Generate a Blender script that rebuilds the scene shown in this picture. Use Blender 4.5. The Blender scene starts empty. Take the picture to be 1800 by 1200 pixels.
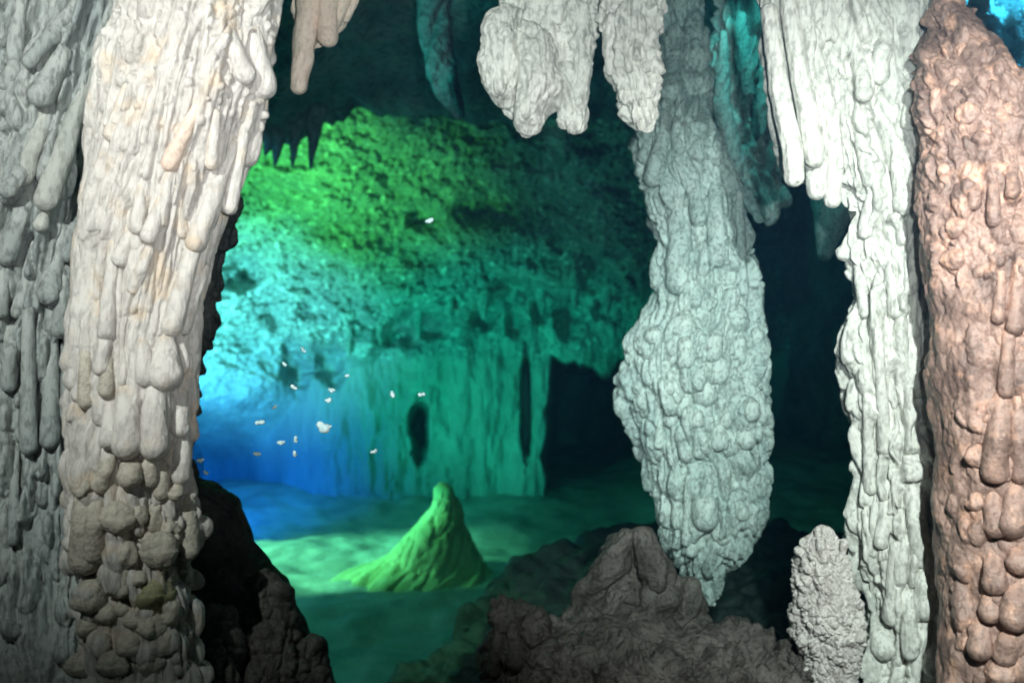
import bpy, math, random
import numpy as np
from mathutils import Vector

F = 1559.0            # focal length in units of the photo's own grid (1800 wide)
CAMZ = 1.5

# ------------------------------------------------------------------ camera, world, lights
scn = bpy.context.scene
cam_d = bpy.data.cameras.new("camera")
cam_d.sensor_width = 36.0
cam_d.lens = 36.0 * F / 1800.0
cam_d.clip_start = 0.05
cam_d.clip_end = 500
cam_d.dof.use_dof = True
cam_d.dof.focus_distance = 2.5
cam_d.dof.aperture_fstop = 2.3
cam = bpy.data.objects.new("camera", cam_d)
scn.collection.objects.link(cam)
cam.location = (0, 0, CAMZ)
cam.rotation_euler = (math.radians(90), 0, 0)
scn.camera = cam

SUN_DIR = Vector((0.92, 0.13, -0.40)).normalized()      # the way the daylight travels
world = bpy.data.worlds.new("World")
scn.world = world
world.use_nodes = True
wn = world.node_tree
bg = wn.nodes['Background']
sky = wn.nodes.new('ShaderNodeTexSky')
sky.sky_type = 'NISHITA'
sky.sun_disc = False
sky.sun_elevation = math.asin(-SUN_DIR.z)
sky.sun_rotation = math.atan2(-SUN_DIR.x, -SUN_DIR.y)
wn.links.new(sky.outputs[0], bg.inputs[0])
bg.inputs[1].default_value = 0.05

sun_d = bpy.data.lights.new("sun", 'SUN')
sun_d.energy = 5.0
sun_d.angle = math.radians(9.0)
sun_d.color = (1.0, 0.93, 0.48)
sun = bpy.data.objects.new("sun", sun_d)
sun.rotation_euler = SUN_DIR.to_track_quat('-Z', 'Y').to_euler()
scn.collection.objects.link(sun)


def lamp(kind, loc, target, energy, color, size=0.1, cone=60, blend=0.5, sy=None):
    ld = bpy.data.lights.new("lamp", kind)
    ld.energy = energy * 0.707
    ld.color = color
    if kind == 'SPOT':
        ld.spot_size = math.radians(cone)
        ld.spot_blend = blend
        ld.shadow_soft_size = size
    elif kind == 'AREA':
        ld.shape = 'RECTANGLE'
        ld.size = size
        ld.size_y = sy or size
    else:
        ld.shadow_soft_size = size
    o = bpy.data.objects.new("lamp", ld)
    o.location = loc
    o.rotation_euler = (Vector(target) - Vector(loc)).to_track_quat('-Z', 'Y').to_euler()
    scn.collection.objects.link(o)
    return o


def P(px, py, d):
    return ((px - 900.0) / F * d, d, CAMZ + (600.0 - py) / F * d)


# the photographer's strobes on arms either side of the housing, and an added frontal fill above the lens
lamp('SPOT', (-1.15, 0.25, 2.55), P(250, 240, 2.3), 124, (1.0, 0.72, 0.68), 0.02, 66, 0.8)
lamp('SPOT', (0.50, 0.10, 2.25), P(1620, 720, 2.5), 285, (1.0, 0.71, 0.67), 0.02, 60, 0.9)
lamp('SPOT', (1.62, 0.55, 2.45), P(1740, 330, 2.3), 32, (1.0, 0.68, 0.62), 0.02, 70, 1.0)
lamp('SPOT', (0.18, -0.05, 1.62), P(920, 150, 3.2), 160, (1.0, 0.68, 0.67), 0.02, 72, 0.9)  # added fill, evens out the front of the rocks
# added coloured lamps standing in for water-filtered daylight, most from the entrance side
lamp('SPOT', (-4.0, 7.9, -0.5), P(450, 310, 10.5), 880, (0.42, 1.0, 0.18), 0.25, 62, 1.0)
lamp('SPOT', (-4.2, 9.2, -0.3), P(375, 580, 12.6), 1150, (0.60, 0.85, 0.92), 0.25, 68, 1.0)
lamp('SPOT', (-4.3, 11.0, -0.2), P(400, 830, 14.5), 340, (0.0, 0.12, 1.0), 0.25, 110, 1.0)  # added; its blue stands in for the glow of open water
lamp('SPOT', (-2.6, 8.6, -0.7), P(860, 600, 14.4), 420, (0.0, 1.0, 0.66), 0.3, 60, 1.0)
lamp('SPOT', P(385, 110, 3.8), P(790, 70, 4.8), 24, (0.05, 1.0, 0.85), 0.1, 42, 1.0)  # added to pick out the dim teal stalactite
lamp('AREA', P(330, 60, 6.0), P(780, 130, 8.5), 26, (0.05, 0.62, 1.0), 0.6, sy=0.6)  # added bluish fill for the dark roof
lamp('AREA', P(2150, -150, 3.8), P(1770, 50, 5.2), 210, (0.08, 0.60, 1.0), 0.6, sy=0.6).data.spread = math.radians(70)  # added out of view at the right to light the spur blue
lamp('SPOT', P(1345, -120, 3.7), P(1300, 220, 4.2), 5, (0.15, 1.0, 0.92), 0.08, 80, 0.8)  # added small lamp that turns the drapery teal

scn.view_settings.view_transform = 'Standard'
scn.view_settings.look = 'None'
scn.view_settings.exposure = 1.5
scn.view_settings.gamma = 1.0
scn.view_settings.use_curve_mapping = False
scn.cycles.use_denoising = True
scn.cycles.max_bounces = 6
scn.cycles.diffuse_bounces = 3
scn.cycles.glossy_bounces = 2
scn.cycles.volume_bounces = 0
scn.cycles.sample_clamp_indirect = 4.0
scn.cycles.filter_width = 1.9

# ------------------------------------------------------------------ helpers
rng = np.random.default_rng(7)


def _hash(ix, iy, iz, seed):
    h = (ix * 374761393 + iy * 668265263 + iz * 2147483647 % 4294967291 + seed * 974634777) & 0xFFFFFFFF
    h = ((h ^ (h >> 13)) * 1274126177) & 0xFFFFFFFF
    h = ((h ^ (h >> 16)) * 2246822519) & 0xFFFFFFFF
    h = h ^ (h >> 15)
    return (h & 0xFFFFFF) / float(0xFFFFFF)


def n2(x, y, seed=0):
    """value noise in -1..1"""
    xf = np.floor(x); yf = np.floor(y)
    fx = x - xf; fy = y - yf
    ix = xf.astype(np.int64); iy = yf.astype(np.int64)
    fx = fx * fx * fx * (fx * (fx * 6 - 15) + 10); fy = fy * fy * fy * (fy * (fy * 6 - 15) + 10)
    a = _hash(ix, iy, 0 * ix, seed); b = _hash(ix + 1, iy, 0 * ix, seed)
    c = _hash(ix, iy + 1, 0 * ix, seed); d = _hash(ix + 1, iy + 1, 0 * ix, seed)
    return 2 * ((a * (1 - fx) + b * fx) * (1 - fy) + (c * (1 - fx) + d * fx) * fy) - 1


def fbm(x, y, seed=0, octv=4, gain=0.5):
    s = 0; a = 1; t = 0
    for k in range(octv):
        s = s + a * n2(x * 2 ** k + 17.3 * k, y * 2 ** k - 9.1 * k, seed + k)
        t += a; a *= gain
    return s / t


def worley(x, y, seed=0):
    """distance to the nearest and second nearest cell point"""
    xf = np.floor(x).astype(np.int64); yf = np.floor(y).astype(np.int64)
    f1 = np.full(x.shape, 9.0); f2 = np.full(x.shape, 9.0)
    for dx in (-1, 0, 1):
        for dy in (-1, 0, 1):
            cx = xf + dx; cy = yf + dy
            jx = cx + _hash(cx, cy, 0 * cx, seed); jy = cy + _hash(cx, cy, 0 * cx, seed + 51)
            d = np.hypot(x - jx, y - jy)
            f2 = np.minimum(f2, np.maximum(f1, d)); f1 = np.minimum(f1, d)
    return f1, f2


def sstep(a, b, x):
    t = np.clip((x - a) / (b - a), 0, 1)
    return t * t * (3 - 2 * t)


def cosint(x, xp, fp):
    xp = np.asarray(xp, float); fp = np.asarray(fp, float)
    k = np.clip(np.searchsorted(xp, x) - 1, 0, len(xp) - 2)
    # catmull-rom style tangents limited for smooth outlines
    m = np.gradient(fp, xp)
    h = xp[k + 1] - xp[k]
    t = np.clip((x - xp[k]) / h, 0, 1)
    t2 = t * t; t3 = t2 * t
    return ((2 * t3 - 3 * t2 + 1) * fp[k] + (t3 - 2 * t2 + t) * h * m[k] + (-2 * t3 + 3 * t2) * fp[k + 1] + (t3 - t2) * h * m[k + 1])


def mesh_from_grid(name, co, closed_u, mat, parent=None, origin=(0, 0, 0), cap=True):
    """co: (nv, nu, 3)"""
    nv, nu, _ = co.shape
    me = bpy.data.meshes.new(name)
    verts = co.reshape(-1, 3)
    i = np.arange(nv - 1)[:, None]; 
    if closed_u:
        j = np.arange(nu)[None, :]; jn = (j + 1) % nu
    else:
        j = np.arange(nu - 1)[None, :]; jn = j + 1
    q = np.stack([i * nu + j, i * nu + jn, (i + 1) * nu + jn, (i + 1) * nu + j], -1).reshape(-1, 4)
    loops = q[:, ::-1].reshape(-1)
    extra = []
    nq = len(q)
    sizes = np.full(nq, 4, np.int32)
    if closed_u and cap:
        top = verts[:nu].mean(0); bot = verts[-nu:].mean(0)
        verts = np.vstack([verts, top, bot])
        a = np.arange(nu); b = (a + 1) % nu
        t1 = np.stack([np.full(nu, nv * nu), b, a], -1)[:, ::-1]
        o = (nv - 1) * nu
        t2_ = np.stack([np.full(nu, nv * nu + 1), o + a, o + b], -1)[:, ::-1]
        loops = np.concatenate([loops, t1.reshape(-1), t2_.reshape(-1)])
        sizes = np.concatenate([sizes, np.full(2 * nu, 3, np.int32)])
    verts = verts - np.asarray(origin)[None, :]
    me.vertices.add(len(verts)); me.vertices.foreach_set('co', verts.astype(np.float32).ravel())
    me.loops.add(len(loops)); me.loops.foreach_set('vertex_index', loops.astype(np.int32))
    starts = np.concatenate([[0], np.cumsum(sizes)[:-1]]).astype(np.int32)
    me.polygons.add(len(sizes)); me.polygons.foreach_set('loop_start', starts)
    me.polygons.foreach_set('use_smooth', np.ones(len(sizes), bool))
    me.update(calc_edges=True)
    me.materials.append(mat)
    o = bpy.data.objects.new(name, me)
    scn.collection.objects.link(o)
    o.location = origin
    if parent is not None:
        o.parent = parent
        o.location = Vector(origin) - Vector(parent['_org'])
    o['_org'] = list(origin)
    return o


def tag(o, label=None, cat=None, group=None, kind=None):
    if label: o['label'] = label
    if cat: o['category'] = cat
    if group: o['group'] = group
    if kind: o['kind'] = kind
    return o


def empty(name, loc):
    o = bpy.data.objects.new(name, None)
    scn.collection.objects.link(o)
    o.location = loc
    o['_org'] = list(loc)
    return o


# ------------------------------------------------------------------ materials
def rock(name, ca, cb, cc=None, nscale=6.0, bump=0.25, bscale=60.0, rough=0.62, stretch=0.4, dist=0.01, speck=0.5, spec=0.35, crevice=0.0, vscale=20.0, glint=0.0):
    m = bpy.data.materials.new(name)
    m.use_nodes = True
    nt = m.node_tree; N = nt.nodes; L = nt.links
    bs = N['Principled BSDF']
    tc = N.new('ShaderNodeTexCoord')
    mp = N.new('ShaderNodeMapping'); mp.inputs['Scale'].default_value = (1, 1, stretch)
    L.new(tc.outputs['Object'], mp.inputs[0])
    n1 = N.new('ShaderNodeTexNoise'); n1.inputs['Scale'].default_value = nscale; n1.inputs['Detail'].default_value = 5
    L.new(mp.outputs[0], n1.inputs[0])
    r1 = N.new('ShaderNodeValToRGB')
    r1.color_ramp.elements[0].position = 0.35; r1.color_ramp.elements[0].color = (*ca, 1)
    r1.color_ramp.elements[1].position = 0.65; r1.color_ramp.elements[1].color = (*cb, 1)
    L.new(n1.outputs[0], r1.inputs[0])
    col = r1.outputs[0]
    if cc:
        n4 = N.new('ShaderNodeTexNoise'); n4.inputs['Scale'].default_value = nscale * 1.7; n4.inputs['Detail'].default_value = 3
        L.new(tc.outputs['Object'], n4.inputs[0])
        r4 = N.new('ShaderNodeValToRGB'); r4.color_ramp.elements[0].position = 0.54; r4.color_ramp.elements[1].position = 0.70
        L.new(n4.outputs[0], r4.inputs[0])
        mx = N.new('ShaderNodeMix'); mx.data_type = 'RGBA'
        L.new(r4.outputs[0], mx.inputs[0]); L.new(col, mx.inputs[6]); mx.inputs[7].default_value = (*cc, 1)
        col = mx.outputs[2]
    if glint:  # pale crystal grains, with their sparkle put into the colour
        n6 = N.new('ShaderNodeTexNoise'); n6.inputs['Scale'].default_value = glint; n6.inputs['Detail'].default_value = 2
        L.new(tc.outputs['Object'], n6.inputs[0])
        r6 = N.new('ShaderNodeValToRGB'); r6.color_ramp.elements[0].position = 0.60; r6.color_ramp.elements[1].position = 0.68
        L.new(n6.outputs[0], r6.inputs[0])
        m6 = N.new('ShaderNodeMix'); m6.data_type = 'RGBA'
        L.new(r6.outputs[0], m6.inputs[0]); L.new(col, m6.inputs[6]); m6.inputs[7].default_value = (0.9, 0.9, 0.85, 1)
        col = m6.outputs[2]
    # mineral speckle and silt stains
    n2_ = N.new('ShaderNodeTexNoise'); n2_.inputs['Scale'].default_value = nscale * 9; n2_.inputs['Detail'].default_value = 4
    L.new(mp.outputs[0], n2_.inputs[0])
    r2 = N.new('ShaderNodeValToRGB')
    r2.color_ramp.elements[0].position = 0.36; r2.color_ramp.elements[0].color = (1 - speck, 1 - speck, 1 - speck, 1)
    r2.color_ramp.elements[1].position = 0.50; r2.color_ramp.elements[1].color = (1, 1, 1, 1)
    L.new(n2_.outputs[0], r2.inputs[0])
    mm = N.new('ShaderNodeMix'); mm.data_type = 'RGBA'; mm.blend_type = 'MULTIPLY'; mm.inputs[0].default_value = 1
    L.new(col, mm.inputs[6]); L.new(r2.outputs[0], mm.inputs[7])
    out = mm.outputs[2]
    if crevice:  # thin dark lines mimic mud-filled crevices, their shade put into the colour
        n5 = N.new('ShaderNodeTexNoise'); n5.inputs['Scale'].default_value = vscale; n5.inputs['Detail'].default_value = 4
        n5.inputs['Distortion'].default_value = 0.8
        L.new(mp.outputs[0], n5.inputs[0])
        a1 = N.new('ShaderNodeMath'); a1.operation = 'SUBTRACT'; a1.inputs[1].default_value = 0.5; L.new(n5.outputs[0], a1.inputs[0])
        a2 = N.new('ShaderNodeMath'); a2.operation = 'ABSOLUTE'; L.new(a1.outputs[0], a2.inputs[0])
        r5 = N.new('ShaderNodeValToRGB'); r5.color_ramp.elements[0].position = 0.0; r5.color_ramp.elements[0].color = (1 - crevice, 1 - crevice, 1 - crevice, 1)
        r5.color_ramp.elements[1].position = 0.035; r5.color_ramp.elements[1].color = (1, 1, 1, 1)
        L.new(a2.outputs[0], r5.inputs[0])
        m5 = N.new('ShaderNodeMix'); m5.data_type = 'RGBA'; m5.blend_type = 'MULTIPLY'; m5.inputs[0].default_value = 1
        L.new(out, m5.inputs[6]); L.new(r5.outputs[0], m5.inputs[7]); out = m5.outputs[2]
    L.new(out, bs.inputs['Base Color'])
    n3 = N.new('ShaderNodeTexNoise'); n3.inputs['Scale'].default_value = bscale; n3.inputs['Detail'].default_value = 4
    n3.inputs['Roughness'].default_value = 0.6
    L.new(mp.outputs[0], n3.inputs[0])
    bp = N.new('ShaderNodeBump'); bp.inputs['Strength'].default_value = bump; bp.inputs['Distance'].default_value = dist
    L.new(n3.outputs[0], bp.inputs['Height'])
    L.new(bp.outputs[0], bs.inputs['Normal'])
    bs.inputs['Roughness'].default_value = rough
    bs.inputs['Specular IOR Level'].default_value = spec
    return m


M_left = rock('white_flowstone', (0.60, 0.56, 0.53), (0.74, 0.70, 0.66), (0.72, 0.60, 0.48), 7, 0.7, 90, speck=0.2, crevice=0.18, vscale=14)
M_grey = rock('grey_flowstone', (0.38, 0.40, 0.40), (0.56, 0.56, 0.54), None, 8, 0.7, 80, speck=0.4, crevice=0.22, vscale=14)
M_greywarm = rock('light_grey_flowstone', (0.46, 0.46, 0.43), (0.62, 0.60, 0.56), None, 8, 0.6, 80, speck=0.25)
M_teal = rock('pale_crusted_flowstone', (0.44, 0.53, 0.50), (0.60, 0.67, 0.63), None, 9, 0.8, 90, speck=0.4, stretch=0.7, crevice=0.35, vscale=13)
M_right = rock('cream_flowstone', (0.62, 0.63, 0.58), (0.76, 0.75, 0.70), None, 8, 0.7, 80, speck=0.35, stretch=0.5, crevice=0.22, vscale=14)
M_pink = rock('rose_flowstone', (0.22, 0.145, 0.125), (0.52, 0.34, 0.285), (0.78, 0.46, 0.34), 9, 0.7, 70, speck=0.35, stretch=0.8, rough=0.45, spec=0.5)
M_warm = rock('warm_flowstone', (0.80, 0.60, 0.50), (0.88, 0.72, 0.60), None, 12, 0.5, 100, speck=0.2, stretch=0.6)
M_dark = rock('shade_dark_rock', (0.03, 0.027, 0.025), (0.07, 0.063, 0.057), None, 9, 0.8, 60, speck=0.5, stretch=1)  # near-black base carries the shade these rocks lie in
M_mound = rock('dark_boulder_rock', (0.055, 0.048, 0.044), (0.13, 0.113, 0.103), None, 10, 0.8, 70, speck=0.5, stretch=1)  # even dark brown base
M_grit = rock('grey_gritty_calcite', (0.52, 0.48, 0.46), (0.70, 0.66, 0.63), None, 16, 0.8, 110, speck=0.45, stretch=1)
M_knob = rock('tan_calcite', (0.52, 0.47, 0.40), (0.64, 0.59, 0.50), None, 10, 0.6, 90, speck=0.2, crevice=0.3, vscale=18, stretch=1)
M_olive = rock('olive_calcite', (0.30, 0.29, 0.16), (0.42, 0.40, 0.24), None, 14, 0.4, 90, speck=0.25, stretch=1)
M_hall = rock('hall_rock', (0.30, 0.32, 0.30), (0.46, 0.49, 0.45), (0.68, 0.70, 0.62), 1.6, 0.8, 14, glint=9.0, speck=0.5, stretch=1.0, dist=0.06)
M_curtain = rock('curtain_rock', (0.30, 0.31, 0.28), (0.46, 0.47, 0.42), None, 1.8, 0.4, 12, speck=0.15, stretch=0.25, dist=0.05)
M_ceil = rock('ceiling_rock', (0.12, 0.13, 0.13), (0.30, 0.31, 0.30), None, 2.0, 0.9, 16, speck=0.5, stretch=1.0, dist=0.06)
M_floor = rock('floor_sand', (0.30, 0.32, 0.27), (0.50, 0.52, 0.44), None, 2.5, 0.4, 20, speck=0.2, stretch=1.0, dist=0.03)
M_sandstone = rock('sunlit_green_calcite', (0.30, 0.36, 0.15), (0.42, 0.48, 0.24), None, 3, 0.5, 24, speck=0.25, stretch=0.5, dist=0.03)  # yellow-green of the sunlit face put into the base colour
M_flake = rock('white_flake', (0.62, 0.86, 0.92), (0.70, 0.92, 0.95), None, 20, 0.1, 90, speck=0.0)


# ------------------------------------------------------------------ rock bodies
class Body:
    """A closed rock body. rows: (py, left, right, distance, half depth / half width)."""

    def __init__(s, name, rows, mat, nu=200, nv=300, parent=None, origin=None, dome_top=0, dome_bot=0, feats=None,
                 relief=None, seed=0, warp=(6, 60, 80), clusters=None, dense=(-25, 1225), k=0.55, hscale=1.3, flat=False):
        r = np.array(rows, float)
        y0, y1 = r[0, 0], r[-1, 0]
        a0, a1 = max(y0, dense[0]), min(y1, dense[1])
        segs = []
        if y0 < a0: segs.append(np.linspace(y0, a0, max(3, int((a0 - y0) / 22)))[:-1])
        segs.append(np.linspace(a0, a1, nv))
        if y1 > a1: segs.append(np.linspace(a1, y1, max(3, int((y1 - a1) / 22)))[1:])
        V = np.concatenate(segs)
        # rounder ends: crowd rows towards a dome
        if dome_top or dome_bot:
            t = (V - y0) / (y1 - y0)
            V = y0 + (y1 - y0) * (t - 0.035 * np.sin(2 * np.pi * t)) if (dome_top and dome_bot) else V
        xl = cosint(V, r[:, 0], r[:, 1]); xr = cosint(V, r[:, 0], r[:, 2])
        d = cosint(V, r[:, 0], r[:, 3]); br = cosint(V, r[:, 0], r[:, 4])
        cx = (xl + xr) / 2; a = np.maximum((xr - xl) / 2, 0.5)
        fac = np.ones_like(V)
        if dome_top:
            q = np.clip((V - y0) / dome_top, 0.0, 1); fac = fac * np.sqrt(np.maximum(1 - (1 - q) ** 2, 1e-4))
        if dome_bot:
            q = np.clip((y1 - V) / dome_bot, 0.0, 1); fac = fac * np.sqrt(np.maximum(1 - (1 - q) ** 2, 1e-4))
        amean = a.copy()
        b = a * br * fac; a = a * fac
        tau = np.linspace(-1, 1, nu, endpoint=False)
        th = np.pi * tau - k * np.sin(np.pi * tau)
        TH, VV = np.meshgrid(th, V)
        X = cx[:, None] + a[:, None] * np.sin(TH)
        DEP = d[:, None] - b[:, None] * np.cos(TH) * d[:, None] / F
        base = np.stack([(X - 900) / F * d[:, None], DEP, CAMZ + (600 - VV) / F * d[:, None]], -1)
        # normals
        du = np.roll(base, -1, 1) - np.roll(base, 1, 1)
        dv = np.gradient(base, axis=0)
        n = np.cross(du, dv)
        ln = np.linalg.norm(n, axis=-1, keepdims=True)
        n = n / np.maximum(ln, 1e-12)
        outw = np.stack([np.sin(TH) * d[:, None] / F, -np.cos(TH) * d[:, None] / F, 0 * TH], -1)
        sgn = np.sign((n * outw).sum(-1, keepdims=True)); sgn[sgn == 0] = 1
        n = n * sgn
        U = amean[:, None] * TH
        s.cx, s.V, s.amean = cx, V, amean
        wa, wx, wy = warp
        Uw = U + wa * fbm(U / wx, VV / wy, seed + 3, 3)
        Vw = VV + wa * 0.7 * fbm(U / wx + 40, VV / wy, seed + 9, 3)
        h = np.zeros_like(U)
        for f in (feats or []):
            s.stamp(h, Uw, Vw, V, f, seed)
        if relief:
            if flat:
                DP = DEP / d[:, None] * F
                h = h + relief(X, VV - DP * 0.8, seed)
            else:
                h = h + relief(U, VV, seed)
        fr_ = np.abs(th) < 1.7
        mh = h[:, fr_].mean(1); kk = np.ones(41) / 41.0
        mh = np.convolve(np.pad(mh, 20, mode='edge'), kk, mode='valid')[:len(V)]
        h = h - 1.05 * mh[:, None]
        win = sstep(np.pi, np.pi - 0.35, np.abs(TH)) * np.clip(fac[:, None] * 1.6, 0.0, 1)
        h = h * win * hscale
        co = base + n * (h * d[:, None] / F)[..., None]
        if origin is None:
            origin = (float((cx[-1] - 900) / F * d[-1]), float(d[-1]), float(CAMZ + (600 - V[-1]) / F * d[-1]))
        s.co = co; s.th = th; s.d = d
        s.ob = mesh_from_grid(name, co, True, mat, parent, origin)

    def stamp(s, h, U, VV, V, f, seed):
        kind = f[0]
        if kind == 'drip':      # u0, v0(top), length, w, H, slope
            _, u0, v0, L, w, H, sl = f
            i0, i1 = np.searchsorted(V, v0 - 14), np.searchsorted(V, v0 + L + 14)
            if i1 - i0 < 2: return
            u = U[i0:i1]; v = VV[i0:i1]
            t = np.clip((v - v0) / L, 0, 1)
            wt = w * (0.55 + 0.45 * t)
            x = (u - u0 - sl * (v - v0)) / wt
            q = np.clip((v - (v0 + L - w)) / w, 0, 4)
            pr = 1 - x * x - q * q
            pr = np.where((v < v0) | (pr < 0), 0, np.sqrt(np.maximum(pr, 0)))
            amp = H * (0.15 + 0.85 * sstep(0, 0.8, t))
            val = np.where(pr > 0, amp * (0.25 + 0.75 * pr), 0)
            h[i0:i1] = np.maximum(h[i0:i1], val)
        elif kind == 'knob':    # u0, v0, wu, wv, H
            _, u0, v0, wu, wv, H = f
            i0, i1 = np.searchsorted(V, v0 - wv - 10), np.searchsorted(V, v0 + wv + 10)
            if i1 - i0 < 2: return
            u = U[i0:i1]; v = VV[i0:i1]
            pr = 1 - ((u - u0) / wu) ** 2 - ((v - v0) / wv) ** 2
            val = np.where(pr > 0, H * (0.2 + 0.8 * np.sqrt(np.maximum(pr, 0))), 0)
            h[i0:i1] = np.maximum(h[i0:i1], val)
        elif kind == 'pit':
            _, u0, v0, wu, wv, H = f
            i0, i1 = np.searchsorted(V, v0 - 2 * wv), np.searchsorted(V, v0 + 2 * wv)
            u = U[i0:i1]; v = VV[i0:i1]
            g = np.exp(-((u - u0) / wu) ** 2 * 1.4 - ((v - v0) / wv) ** 2 * 1.4)
            h[i0:i1] = h[i0:i1] - H * g

    def uof(s, px, py):
        """around-the-body coordinate of a point seen at px, py"""
        i = int(np.clip(np.searchsorted(s.V, py), 0, len(s.V) - 1))
        return s.amean[i] * math.asin(max(-0.98, min(0.98, (px - s.cx[i]) / s.amean[i])))

    def surf(s, px, py):
        i = int(np.clip(np.searchsorted(s.V, py), 0, len(s.V) - 1))
        fr = np.abs(s.th) < 1.5
        row = s.co[i][fr]
        xs = row[:, 0] / row[:, 1] * F + 900
        o = np.argsort(xs)
        return float(np.interp(px, xs[o], row[o, 1]))


def area_feats(seed, n, y0, y1, half, kind='drip', w=(8, 18), L=(50, 160), H=(6, 14), sl=(-0.05, 0.05), umax=None, umin=None):
    g = np.random.default_rng(seed)
    out = []
    for i in range(n):
        v0 = g.uniform(y0, y1)
        hv = half(v0) if callable(half) else half
        u0 = g.uniform(-1.9, 1.9) * hv if umax is None else g.uniform(umin, umax)
        ww = g.uniform(*w)
        if kind == 'drip':
            out.append(('drip', u0, v0, g.uniform(*L), ww, g.uniform(*H), g.uniform(*sl)))
        else:
            out.append(('knob', u0, v0, ww, ww * g.uniform(*L), g.uniform(*H)))
    return out


def finger(name, parent, mat, pts, dist, seed=0, nu=22, nv=34, noise=0.10, round_top=True, origin=None, flutes=0.0, ring=0.0):
    """a rounded calcite finger or knob: pts (px, py, radius in px, distance in m)"""
    p = np.array(pts, float)
    if p.shape[1] == 3: p = np.hstack([p, np.full((len(p), 1), dist)])
    seg = np.concatenate([[0], np.cumsum(np.hypot(np.diff(p[:, 0]), np.diff(p[:, 1])))])
    T = seg[-1]
    r0, r1 = p[0, 2], p[-1, 2]
    a = np.linspace(0, np.pi / 2, 8)
    # stations: rounded top, shaft, rounded tip
    st, fa = [], []
    if round_top:
        st += list(-r0 * np.cos(a)[:-1]); fa += list(np.sin(a)[:-1])
    mid = np.linspace(0, T, nv); st += list(mid); fa += [1] * nv
    st += list(T + r1 * np.sin(a)[1:]); fa += list(np.cos(a)[1:])
    st = np.array(st); fa = np.maximum(np.array(fa), 0.02)
    cx = np.interp(st, seg, p[:, 0]); cy = np.interp(st, seg, p[:, 1]); rr = np.interp(st, seg, p[:, 2]); dd = np.interp(st, seg, p[:, 3])
    d0 = (p[1, :2] - p[0, :2]) / max(seg[1], 1e-6); d1 = (p[-1, :2] - p[-2, :2]) / max(seg[-1] - seg[-2], 1e-6)
    lo = st < 0; hi = st > T
    cx[lo] += d0[0] * st[lo]; cy[lo] += d0[1] * st[lo]
    cx[hi] += d1[0] * (st[hi] - T); cy[hi] += d1[1] * (st[hi] - T)
    rr = rr * fa
    # tangent and side
    tx = np.gradient(cx, st); ty = np.gradient(cy, st); tl = np.hypot(tx, ty) + 1e-9
    sx, sy = ty / tl, -tx / tl
    th = np.linspace(0, 2 * np.pi, nu, endpoint=False)
    TH, ST = np.meshgrid(th, st)
    nz = 1 + noise * fbm(np.cos(TH) * 1.3 + seed * 3.7, ST / max(p[:, 2].mean(), 3) / 1.6 + np.sin(TH), seed, 3) * 2
    nz = nz + flutes * np.sin(TH * 7 + 2 * n2(ST / 30, TH * 0, seed))
    nz = nz + ring * np.sin(ST / p[:, 2].mean() * 2.6 + seed)
    R = rr[:, None] * nz
    sc = (dd / F)[:, None]
    X = cx[:, None] + sx[:, None] * R * np.sin(TH)
    Y = cy[:, None] + sy[:, None] * R * np.sin(TH)
    D = dd[:, None] - R * np.cos(TH) * sc
    co = np.stack([(X - 900) * sc, D, CAMZ + (600 - Y) * sc], -1)
    if origin is None:
        origin = tuple(co[0].mean(0))
    return mesh_from_grid(name, co[:, ::-1], True, mat, parent, origin)


def drip_part(body, parent, mat, x0, y0, x1, y1, w, out=0.55, name='drip', seed=0, top=0.65, **kw):
    """a calcite finger lying on a body's face, sunk in at its root and standing proud at its tip"""
    s0 = body.surf(x0, y0); s1 = body.surf(x1, y1); sm = body.surf((x0 + x1) / 2, (y0 + y1) / 2)
    px = s1 / F
    yt = y1 - w
    pts = [(x0, y0, w * top, s0 + w * 0.5 * px), ((x0 + x1) / 2, (y0 + yt) / 2, w * (0.5 + top / 2), min(sm, (s0 + s1) / 2 + 0.02) + w * (0.5 - out * 0.7) * px),
           (x1, yt, w, min(s1, sm + 0.02) + w * (0.6 - out) * px)]
    return finger(name, parent, mat, pts, s1, seed, **kw)


def knob_part(body, parent, mat, x, y, wx, wy, out=0.4, seed=0, name='knob', noise=0.08):
    s = body.surf(x, y)
    e = max(wy - wx, 1.0)
    return finger(name, parent, mat, [(x, y - e, wx * 0.92), (x, y + e, wx)], s + wx * (0.55 - out) * s / F, seed, nu=24, nv=max(4, int(e / 2)), noise=noise)


# ------------------------------------------------------------------ the setting
def sheet(name, X, Y, dep, mat, kind='structure', extra=None):
    XX, YY = np.meshgrid(X, Y)
    D = dep(XX, YY)
    co = np.stack([(XX - 900) / F * D, D, CAMZ + (600 - YY) / F * D], -1)
    o = mesh_from_grid(name, co, False, mat)
    tag(o, kind=kind)
    return o


FLOOR = -1.2


def lerp_px(py, tab):
    return cosint(py, [t[0] for t in tab], [t[1] for t in tab])


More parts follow.
